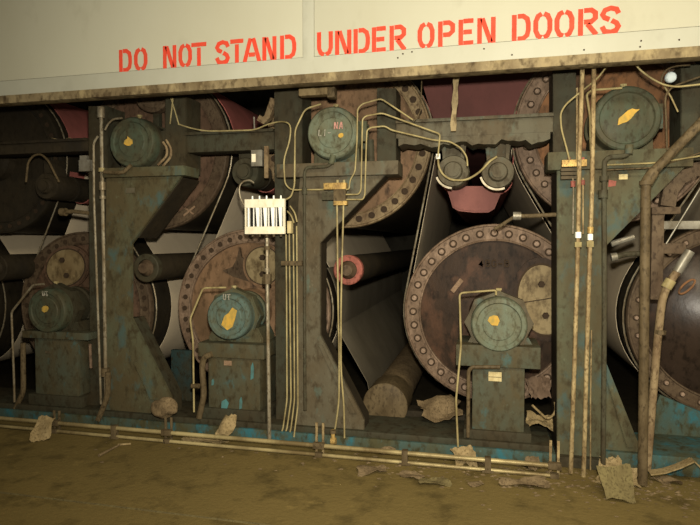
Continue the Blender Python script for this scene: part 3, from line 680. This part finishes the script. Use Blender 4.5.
pipe('oil_tube', 'innermost of three parallel tubes rising right of the brass manifold', 'tube', [(346,189.5),(349,189),(350,180),(355,172),(357,140),(357.5,109),(362,104),(381,98.5),(413,120)], 4.26, 1.0, 'tube_yellow', .03)
pipe('wire', 'thin wire hanging from the door edge beside the tan cylinder rim', 'wire', [(421.8,80),(420.5,112),(414,121)], 4.28, .8, 'pipe_brown', .05)
pipe('yellow_hose', 'yellow hose hanging in a loop across the twin felt rolls', 'hose', [(438,157),(438.5,167),(443,175),(451,180),(466,180.5),(479,173),(490,161),(497,156.5)], 4.50, 1.35, 'tube_yellow', .12, [('end_fitting', (438,154), (438.2,159), 2.2, 'white')])
pipe('conduit', 'green conduit strip hanging behind the chalk marked housing at right', 'pipe', [(370,140),(371,165)], 4.5, 4, 'green_dark', 0)
mb = MB(); pa, pb = P(456.5, 74, 4.36), P(453, 131, 4.36)
w = W(455, 4.36, 2.6); poly = []
for k in range(9):
    f = k/8; c = pa.lerp(pb, f); poly.append((c.x-w*(1+.25*math.sin(k*2.1)), c.z))
for k in range(8, -1, -1):
    f = k/8; c = pa.lerp(pb, f); poly.append((c.x+w*(1+.25*math.cos(k*1.7)), c.z))
mb.prism(poly, 4.36, 4.385)
single('hanging_strap', mb, 'hatch', 'crusted tan strap hanging in front of the maroon felt', 'strap')
ll = thing('lamp_bracket', 'tan bracket bar under the door above the chalk marked housing', 'bracket', P(317, 95, 4.3))
part('bar', bx((298.5,87.5), (331,94), 4.3, .08, .01), 'hatch', ll); part('end_block', bx((327,86.5), (334.5,97), 4.29, .09, .01), 'pipe_brown', ll)
# right side
BP = 4.2
pipe('brass_pipe', 'left of two tall brass pipes on the right column', 'pipe', [(582.5,66),(579.5,150),(578,240),(575,345),(570.7,473)], BP, 2.3, 'pipe_brass', 0,
     [('coupling', (578.2,232), (578.2,238), 2.9, 'white'), ('coupling_nut', (578,242), (578,247), 3.6, 'tube_yellow')], 'two tall brass pipes')
pipe('brass_pipe', 'right of two tall brass pipes on the right column', 'pipe', [(594,66),(591.8,200),(590,243),(587,345),(583.5,478)], BP, 2.3, 'pipe_brass', 0,
     [('coupling', (590.5,227), (590.4,233), 3, 'brass'), ('coupling', (590.3,234), (590.2,240), 2.6, 'white'), ('coupling_nut', (590,241), (590,247), 3.6, 'tube_yellow')], 'two tall brass pipes')
pipe('oil_line', 'short rusty rod behind the left tall brass pipe near the door', 'rod', [(577,88),(577,160)], 4.3, 1.4, 'pipe_brass', 0)
pipe('oil_line', 'thin line close right of the tall brass pipes', 'tube', [(591.5,330),(590.5,400),(590.5,470)], 4.3, 1.0, 'pipe_brass', 0)
pipe('oil_line', 'thin silver line dropping from the left pink fitting on the right column', 'tube', [(573,178),(573.5,190),(573,234)], 4.3, 1.1, 'pipe_silver', 0, [('fitting', (573,181), (573,187), 2.4, 'pink')])
pipe('oil_line', 'thin brown line between the tall brass pipes', 'tube', [(583,178),(583,190),(583,234)], 4.3, 1.0, 'pipe_brass', 0, [('fitting', (583,180), (583,185), 2, 'pink')])
fb = thing('brass_manifold', 'brass fitting block on the shelf edge beside the tall brass pipes', 'manifold', P(573, 166, 4.27))
part('block', bx((562,160), (587,166), 4.28, .05), 'brass', fb)
for k in range(3): part('rib_block', bx((561,168+k*4), (577,171+k*4), 4.30, .04, .006), 'green_grey', fb)
for px in (569, 583): part('nipple', MB().cyl(P(px,161,4.30), P(px,157.5,4.30), .011, seg=8), 'pink', fb)
pipe('drain_pipe', 'thick dark drain pipe from the upper right housing down the right column', 'pipe', [(629,146),(628.5,153),(624,156),(609,157),(604.5,161),(604,200),(604.5,300),(603,474)], 4.22, 2.6, 'pipe_dark', .035,
     [('elbow', (629.3,145), (628.5,154), 4, 'green'), ('union', (604,176), (604,181), 4.2, 'pipe_dark'), ('valve_body', (603,190), (603,198), 4.6, 'pipe_dark')])
pipe('wire', 'pale wire arcing from the door edge down to the right column', 'wire', [(607,66),(598,78),(582,91),(566,104),(560.5,113),(561,128),(567,150),(569.5,160)], 4.24, 1.1, 'tube_yellow', .1)
pipe('oil_tube', 'right angle tube at the top left of the upper right housing', 'tube', [(622,88),(592,90),(586.5,94),(590,116),(591,150)], 4.30, 1.4, 'tube_yellow', .04)
pipe('cable', 'pale cable sagging from the door edge towards the right photo edge', 'cable', [(634,62),(640,70),(652,79),(664,85),(676,87),(690,85.5),(712,83)], 4.22, 1.2, 'tube_yellow', .1)
pipe('cable', 'olive cable sweeping down behind the pale sagging cable', 'cable', [(712,73),(690,80),(674,86),(667,92),(665,100),(666,118),(667,150)], 4.26, 1.2, 'pipe_brown', .1)
pipe('cable', 'brown cable loop around the small pale disc', 'cable', [(661,84),(662,75),(667,69),(676,66),(690,65)], 4.28, 1.0, 'pipe_brown', .08)
pipe('rod', 'thin slanted rod between the upper right housing and the cables', 'rod', [(664,86),(671,97),(678,112)], 4.34, 1.0, 'tube_yellow', 0)
v = P(671, 77, 4.33); single('pale_disc', MB().lathe(v.x, v.z, [(4.35, W(671,4.33,5.2)), (4.33, W(671,4.33,5.2)), (4.322, W(671,4.33,4.2)), (4.32, 0)], 24), 'pale', 'small pale bluish disc under the door at upper right', 'disc')
pipe('hand_rail_pipe', 'thick brown pipe rising from the floor then bending up to the right edge', 'pipe', [(720,103),(653,172),(646,180),(645.5,200),(642.5,484)], 4.12, 4.9, 'pipe_brown', .05,
     [('elbow', (654,171), (645.8,184), 5.8, 'pipe_brown'), ('collar', (645.8,181), (645.7,185), 6.2, 'pipe_brown')], seg=16)
pipe('flexible_hose', 'tan hose with a grey end fitting running down beside the thick brown pipe', 'hose', [(689,253),(678,271),(668,284),(662,300),(657,345),(651,420),(647,470)], 4.30, 4.0, 'rim_tan', .06,
     [('end_fitting', (690,251), (677,272), 4.8, 'silver'), ('collar', (671,280), (666,288), 5.2, 'tube_yellow'), ('clamp', (660.5,330), (660,334), 5.4, 'pipe_brown')], seg=14)
pipe('oil_line', 'upper of two thin lines running right below the right shelf', 'tube', [(606,165),(655,163),(700,156),(716,152)], 4.31, 1.1, 'tube_yellow', .05)
pipe('oil_line', 'lower of two thin lines running right below the right shelf', 'tube', [(606,170),(650,168),(680,160),(716,147)], 4.32, 1.0, 'pipe_brown', .05)
pipe('grey_rod', 'upper of two stubby grey rods in the gap right of the right column', 'rod', [(611,244),(634,237)], 4.55, 3.2, 'silver', 0)
pipe('grey_rod', 'lower of two stubby grey rods in the gap right of the right column', 'rod', [(613,257.5),(628,254),(660,253)], 4.52, 3.0, 'pipe_dark', .03, [('end_knob', (611,257.5), (617,256.5), 4.2, 'silver')])
br = thing('roll_bracket', 'crusted brown bracket behind the thick brown pipe', 'bracket', P(660, 260, 4.4))
part('arm', bx((652,207), (681,214), 4.4, .10, .012), 'rim_dark', br); part('upright', bx((652,214), (663,300), 4.42, .10, .012), 'rim_dark', br); part('cross_piece', bx((655,243), (686,254), 4.44, .10, .012), 'rim_dark', br)
pipe('threading_rod', 'thin bright slanted rod at right above the grey hose fitting', 'rod', [(704,182),(666,244)], 4.38, 1.0, 'silver', 0)
single('curved_guard', MB().ribbon(xz([(668,206),(671,190),(680,178),(694,170),(712,166)], 4.55), .10, 4.55, 4.62), 'rim_dark', 'curved brown flange piece at the right edge above the bracket', 'guard')
single('flat_bar', bx((664,221), (718,229), 4.62, .06, .006), 'silver', 'flat grey bar at the right edge above the domed cylinder', 'bar')
mb = MB()
pipe('tie_rod', 'horizontal tie rod with a round knuckle left of the right column', 'rod', [(515,216),(530,216),(558,214.5)], 4.45, 2.2, 'pipe_brown', 0, [('knuckle', (513,216,4.42), (521,216,4.42), 4.2, 'silver')])
pipe('tie_rod', 'short rod slanting down from the round knuckle', 'rod', [(514,217),(500,226),(494,229)], 4.5, 1.8, 'pipe_brown', 0)

v = P(152, 92, 4.8)
t = thing('end_plate', 'dusty round end plate above and right of the leftmost upper housing', 'plate', (v.x, 4.8, v.z-.17))
part('disc', MB().lathe(v.x, v.z, [(4.88, .19), (4.80, .19), (4.79, .18), (4.79, .15), (4.80, .145), (4.80, 0)], 40), 'rim_dark', t)
part('boss', MB().lathe(v.x, v.z, [(4.80, .07), (4.76, .06), (4.76, 0)], 20), 'rim_tan', t)
part('support', MB().box((v.x-.03, 4.86, v.z-.45), (v.x+.03, 4.92, v.z-.1), .005), 'green_dark', t)
pipe('wire', 'left of two thin wires hanging right of the leftmost upper housing', 'wire', [(173,98),(170,124)], 4.46, .9, 'tube_yellow', 0)
pipe('wire', 'right of two thin wires hanging right of the leftmost upper housing', 'wire', [(171,98),(179,125)], 4.46, .9, 'tube_yellow', 0)
# ------------------------------------------------------------------ floor rails
RY = 4.12
def rail(lb, a, b, r):
    p = [P(a[0]-90, a[1]-8, RY), P(b[0], b[1], RY)]; z = P(300, a[1]+(b[1]-a[1])*300/560, RY).z
    z = max(z, r+.004)
    return single('floor_rail', MB().tube([(p[0].x-.4, RY, z), (P(280, 440, RY).x, RY, z), (p[1].x, RY, z)], r, 12, fillet=0), 'rail', lb, 'rail', 'two long pipe rails along the floor'), z
_, zr1 = rail('upper of two long pipe rails along the floor edge', (0, 418), (558, 466.5), .017)
_, zr2 = rail('lower of two long pipe rails along the floor edge', (0, 426), (556, 477), .014)
for k, (px, h) in enumerate(((55, .10), (167, .12), (319, .17), (555, .17))):
    x = P(px, 440, RY).x
    t = thing('rail_stand', ['far left', 'second from left', 'third from left, under the middle column,', 'rightmost'][k]+' twin post stand of the floor rails', 'rail stand', (x, RY, 0), 'twin post stands of the floor rails')
    for s in (-1, 1): part('stub_post', MB().box((x+s*.026-.009, RY+.02, 0), (x+s*.026+.009, RY+.032, zr1+h), .002), 'pipe_brass' if k > 1 else 'pipe_brown', t)
    part('clamp', MB().box((x-.045, RY-.02, zr1-.022), (x+.045, RY+.02, zr1+.024), .006), 'pipe_brown', t)
    part('foot', MB().box((x-.03, RY-.016, 0), (x+.03, RY+.03, zr2+.016), .006), 'pipe_brown', t)
for k, px in enumerate((115, 405, 488)):
    x = P(px, 450, RY).x
    t = thing('rail_clamp', ['rusty rail clamp below the leftmost column', 'rusty rail clamp right of the middle column', 'rusty rail clamp in front of the olive pedestal'][k], 'clamp', (x, RY, 0), 'clamps on the floor rails')
    part('jaw', MB().box((x-.022, RY-.026, zr2-.015), (x+.022, RY+.024, zr1+.024), .006), 'pipe_brown', t); part('foot', MB().box((x-.04, RY-.02, 0), (x+.04, RY+.03, .02), .004), 'pipe_brown', t)
pipe('rail_valve', 'small valve on the upper rail below the brass manifold tubes', 'valve', [(333,430),(333,441)], 4.16, 2.2, 'brass', 0, [('body', (331,441), (336,441), 3.4, 'brass'), ('cap', (333,430), (333,433), 3.2, 'pipe_brown')])

# ------------------------------------------------------------------ scraps and debris
def scrap(name, lb, px, py, w, d, m, seed, lift=.02, rot=0.0, z=0.0, cat='scrap', shape=None, stand=0.0, jag=1.0, group='paper and board scraps on the floor', pos3=None):
    rnd = random.Random(seed); c = pos3 or F(px, py, z); nx, ny = 9, 7; mb = MB(); bm = mb.bm
    ph = [rnd.uniform(0, 6) for _ in range(6)]
    def hgt(u, v):
        return lift*(abs(math.sin(2.4*u+ph[0]+1.5*v))*.7+.5*abs(math.sin(3.1*v+ph[1]-1.8*u))+.25*math.sin(6*u+ph[2])*math.sin(5*v+ph[3]))+.002
    top, bot = [], []
    for j in range(ny+1):
        ra, rb = [], []
        for i in range(nx+1):
            u, v = i/nx-.5, j/ny-.5
            e = 1+.10*math.sin(5*u+ph[4])
            x = w*u*(1+.10*math.sin(4*v+ph[5])); y = d*v*e
            if i in (0, nx): x += w*rnd.uniform(-.05, .05)*jag
            if j in (0, ny): y += d*rnd.uniform(-.08, .08)*jag
            zz_ = hgt(u, v); 
            ys, zs = y*math.cos(stand)-zz_*math.sin(stand), y*math.sin(stand)+zz_*math.cos(stand)
            X = c.x+x*math.cos(rot)-ys*math.sin(rot); Y_ = c.y+x*math.sin(rot)+ys*math.cos(rot)
            ra.append(bm.verts.new((X, Y_, zs))); rb.append(bm.verts.new((X, Y_, zs-.003)))
        top.append(ra); bot.append(rb)
    fs = []
    for j in range(ny):
        for i in range(nx):
            fs.append(bm.faces.new((top[j][i], top[j][i+1], top[j+1][i+1], top[j+1][i])))
            fs.append(bm.faces.new((bot[j][i], bot[j+1][i], bot[j+1][i+1], bot[j][i+1])))
    for i in range(nx):
        fs.append(bm.faces.new((top[0][i], bot[0][i], bot[0][i+1], top[0][i+1]))); fs.append(bm.faces.new((top[ny][i], top[ny][i+1], bot[ny][i+1], bot[ny][i])))
    for j in range(ny):
        fs.append(bm.faces.new((top[j][0], top[j+1][0], bot[j+1][0], bot[j][0]))); fs.append(bm.faces.new((top[j][nx], bot[j][nx], bot[j+1][nx], top[j+1][nx])))
    bmesh.ops.recalc_face_normals(bm, faces=fs)
    lo = min(v.co.z for v in bm.verts); bmesh.ops.translate(bm, vec=(0, 0, c.z+.001-lo), verts=bm.verts)
    return single(name, mb, m, lb, cat, group, smooth=18)
scrap('paper_scrap', 'crumpled tan paper scrap standing against the rails at far left', 45, 438, .15, .20, 'scrap', 1, .05, .3, stand=.9, jag=.5)
scrap('paper_scrap', 'flat pale paper strip lying behind the rails at far left', 24, 420, .20, .10, 'scrap', 2, .02, .1)
scrap('paper_scrap', 'long low paper scrap under the rails below the teal chipped pedestal', 203, 443, .36, .09, 'scrap', 3, .025, .05)
scrap('paper_scrap', 'upright tan paper scrap behind the rails right of the second rail stand', 227, 440, .14, .22, 'scrap', 4, .05, -.2, stand=.8)
scrap('paper_scrap', 'tan paper scrap behind the rails right of the middle column foot', 385, 452, .20, .12, 'scrap_brown', 5, .05)
scrap('paper_scrap', 'brown scrap behind the rails below the dark pit', 405, 450, .16, .12, 'scrap_brown', 6, .05, .4)
scrap('paper_scrap', 'flat torn scrap on the floor in front of the middle rails', 372, 472, .20, .13, 'scrap_brown', 7, .025, .3)
scrap('paper_scrap', 'small torn scrap on the floor below the second rail clamp', 412, 477, .16, .09, 'scrap_brown', 8, .02, -.2)
scrap('paper_scrap', 'olive scrap on the floor left of the olive pedestal', 434, 483, .20, .10, 'scrap_olive', 9, .02, .2)
scrap('paper_scrap', 'wing shaped scrap leaning behind the upper rail below the olive pedestal', 463, 464, .17, .16, 'scrap', 10, .06, .3, stand=.6)
scrap('paper_scrap', 'curled scrap behind the rails at the olive pedestal foot', 480, 466, .14, .10, 'scrap_brown', 11, .05, -.3)
scrap('paper_scrap', 'wide flat board scrap at the right end of the rails', 524, 485, .30, .13, 'scrap_brown', 12, .03, .1)
scrap('paper_scrap', 'thin paper scrap on the floor near the right end of the rails', 476, 485, .10, .06, 'scrap_brown', 13, .015, .5)
scrap('paper_scrap', 'small pointed scrap behind the right end of the rails', 532, 468, .10, .10, 'scrap_brown', 14, .04, .2, stand=.5)
scrap('board_scrap', 'large olive board scrap leaning at the foot of the right column', 616, 497, .20, .22, 'scrap_olive', 15, .02, .15, jag=.3, stand=.85, cat='board')
scrap('board_scrap', 'tan torn board scrap behind the large olive board', 618, 481, .26, .18, 'scrap', 16, .07, -.2, stand=.4, cat='board')
scrap('board_scrap', 'small tan flap on top of the torn boards', 611, 474, .14, .13, 'scrap', 17, .04, .4, stand=.9, cat='board')
scrap('paper_scrap', 'thin curled scrap on the floor right of the thick brown pipe', 668, 483, .16, .06, 'scrap_brown', 18, .03, -.5)
single('paper_strip', MB().sheet([(0,0)]*0 or [(p.x, p.z) for p in path([(650,474),(665,472),(680,467),(693,461)], 4.2)], 4.18, 4.26, .008), 'scrap', 'long pale curled strip right of the thick brown pipe', 'strip')
single('paper_strip', MB().sheet([(p.x, p.z) for p in path([(694,461),(701,468),(714,474)], 4.2)], 4.18, 4.26, .008), 'scrap', 'pale folded strip end cut by the right photo edge', 'strip')
a, b = F(99, 457), F(120, 446); a.z = b.z = .012
single('stick', MB().tube([a, b], .011, 8, r1=.007), 'scrap_brown', 'short stick lying on the floor below the leftmost column', 'stick')
a, b = F(118, 446), F(131, 445); a.z = b.z = .010
single('stick', MB().tube([a, b], .008, 8), 'scrap', 'small pale twig beside the short stick', 'stick')
rnd = random.Random(3)
mb = MB(); v = P(163, 408, 4.28)
bmesh.ops.create_icosphere(mb.bm, subdivisions=4, radius=.10, matrix=Matrix.Translation(Vector((v.x+.02, v.y, v.z))) @ Matrix.Diagonal((1.15, .7, .9, 1)))
from mathutils import noise as mn
for q in mb.bm.verts: q.co += (q.co-Vector((v.x+.02, v.y, v.z)))*.35*mn.noise(q.co*14)
single('fibre_clump', mb, 'scrap_brown', 'crumpled brown fibre clump on the sill at the leftmost column foot', 'clump')
scrap('board_scrap', 'light brown board scrap inside the pit beside the large cylinder', 0, 0, .34, .22, 'scrap_brown', 21, .08, .2, cat='board', stand=.5, pos3=Vector((P(440, 405, 4.8).x, 4.80, P(440, 418, 4.8).z)), group='scraps inside the machine')
scrap('rusty_plate', 'rusty red plate jammed right of the olive pedestal', 0, 0, .20, .16, 'rim', 22, .02, .5, cat='plate', stand=1.2, pos3=Vector((P(538, 380, 4.75).x, 4.75, P(540, 398, 4.75).z)), group='scraps inside the machine')
scrap('paper_scrap', 'crumpled brown paper in the gap right of the olive pedestal', 0, 0, .20, .16, 'scrap', 23, .06, 0, stand=.4, pos3=Vector((P(539, 420, 4.7).x, 4.70, P(540, 428, 4.7).z)), group='scraps inside the machine')
pipe('curled_strip', 'pale hooked strip in the gap right of the olive pedestal', 'strip', [(532,405),(548,420),(556,412),(555,402)], 4.55, 1.5, 'scrap', .05)
scrap('paper_scrap', 'pale diamond shaped scrap on the far left beam', 0, 0, .17, .12, 'scrap', 24, .02, .2, pos3=Vector((P(64, 137, 4.6).x, 4.60, P(40, 141, 4.52).z+.004)), group='scraps inside the machine')
jb = thing('junction_box', 'small grey box on the post left of the leftmost column', 'box', P(84, 171, 4.45))
part('box', bx((78.5,160), (90,171), 4.45, .06, .004), 'silver', jb); part('lid', bx((79.5,155.5), (86.5,160), 4.46, .04, .004), 'silver', jb)
vb_ = thing('valve_block', 'small grey valve block on the beam left of the middle column', 'valve', P(255, 163, 4.48))
part('block', bx((251,150), (262,166), 4.48, .05, .004), 'silver', vb_); part('gauge_face', bx((251.5,154), (255.5,162), 4.474, .01, .002), 'cream', vb_); part('stem', bx((264,146), (268,178), 4.49, .03, .004), 'rim_tan', vb_)
pipe('bolt_stud', 'upright pale stud on the short cross beam', 'stud', [(254,117),(254.5,131)], 4.56, 1.1, 'silver', 0)
single('curved_bracket', MB().ribbon(xz([(259,118),(264,121),(268,117),(274,99)], 4.6), .05, 4.58, 4.64), 'rim_tan', 'tan curled bracket at the left of the middle upper post', 'bracket')

rnd = random.Random(11); mb = MB()
for k in range(420):
    px = 700-abs(rnd.gauss(0, 210)); c = F(px, 0, 0) if False else None
    x = P(px, 470, 4.15).x; y = 4.14-abs(rnd.gauss(0, .20)) if rnd.random() < .7 else rnd.uniform(4.14, 4.3); r = rnd.uniform(.004, .016)
    n = rnd.randint(4, 6); a0 = rnd.uniform(0, 6)
    vs = [mb.bm.verts.new((x+r*rnd.uniform(.6, 1.3)*1.5*math.cos(a0+2*PI*j/n), y+r*rnd.uniform(.6, 1.3)*math.sin(a0+2*PI*j/n), .001)) for j in range(n)]
    tp = mb.bm.verts.new((x+r*.2, y, r*rnd.uniform(.3, .7)))
    fs = [mb.bm.faces.new(vs)]+[mb.bm.faces.new((vs[j], vs[(j+1) % n], tp)) for j in range(n)]
    bmesh.ops.recalc_face_normals(mb.bm, faces=fs)
single('floor_debris', mb, 'scrap_brown', 'fine brown crumbs and chips strewn along the foot of the machine', 'debris', None, 'stuff')

# ------------------------------------------------------------------ light: the flash and added fill lamps
def light(name, kind, loc, energy, col, **kw):
    l = bpy.data.lights.new(name, kind); l.energy = energy; l.color = col
    for k, v_ in kw.items(): setattr(l, k, v_)
    o = bpy.data.objects.new(name, l); C.objects.link(o); o.location = loc; return o
fl = light('camera_flash', 'SPOT', (.02, .05, 1.92), 960, (1, .925, .78), spot_size=math.radians(104), spot_blend=.9, shadow_soft_size=.06)
tgt = P(400, 200, 4.0); fl.rotation_euler = (tgt-fl.location).to_track_quat('-Z', 'Y').to_euler()
al = light('fill_lamp', 'AREA', (.6, .6, 4.2), 130, (1, .86, .60), shape='RECTANGLE', size=2.2, size_y=.5)  # unseen fill added overhead to brighten floor and door
al.rotation_euler = (math.radians(30), 0, 0)
a2 = light('fill_lamp', 'AREA', (4.2, .9, 2.7), 110, (1, .90, .70), shape='RECTANGLE', size=1.2, size_y=.6)  # unseen fill added at the right to lift the dark paper strips
a2.rotation_euler = (Vector((-.8, 5.4, 1.7))-a2.location).to_track_quat('-Z', 'Y').to_euler()
wd = bpy.data.worlds.new('world'); bpy.context.scene.world = wd; wd.use_nodes = True
wd.node_tree.nodes['Background'].inputs[0].default_value = (1, .9, .7, 1); wd.node_tree.nodes['Background'].inputs[1].default_value = .16
sc = bpy.context.scene
sc.view_settings.view_transform = 'Standard'; sc.view_settings.look = 'None'; sc.view_settings.gamma = 1; sc.view_settings.use_curve_mapping = False
sc.view_settings.exposure = 0.0
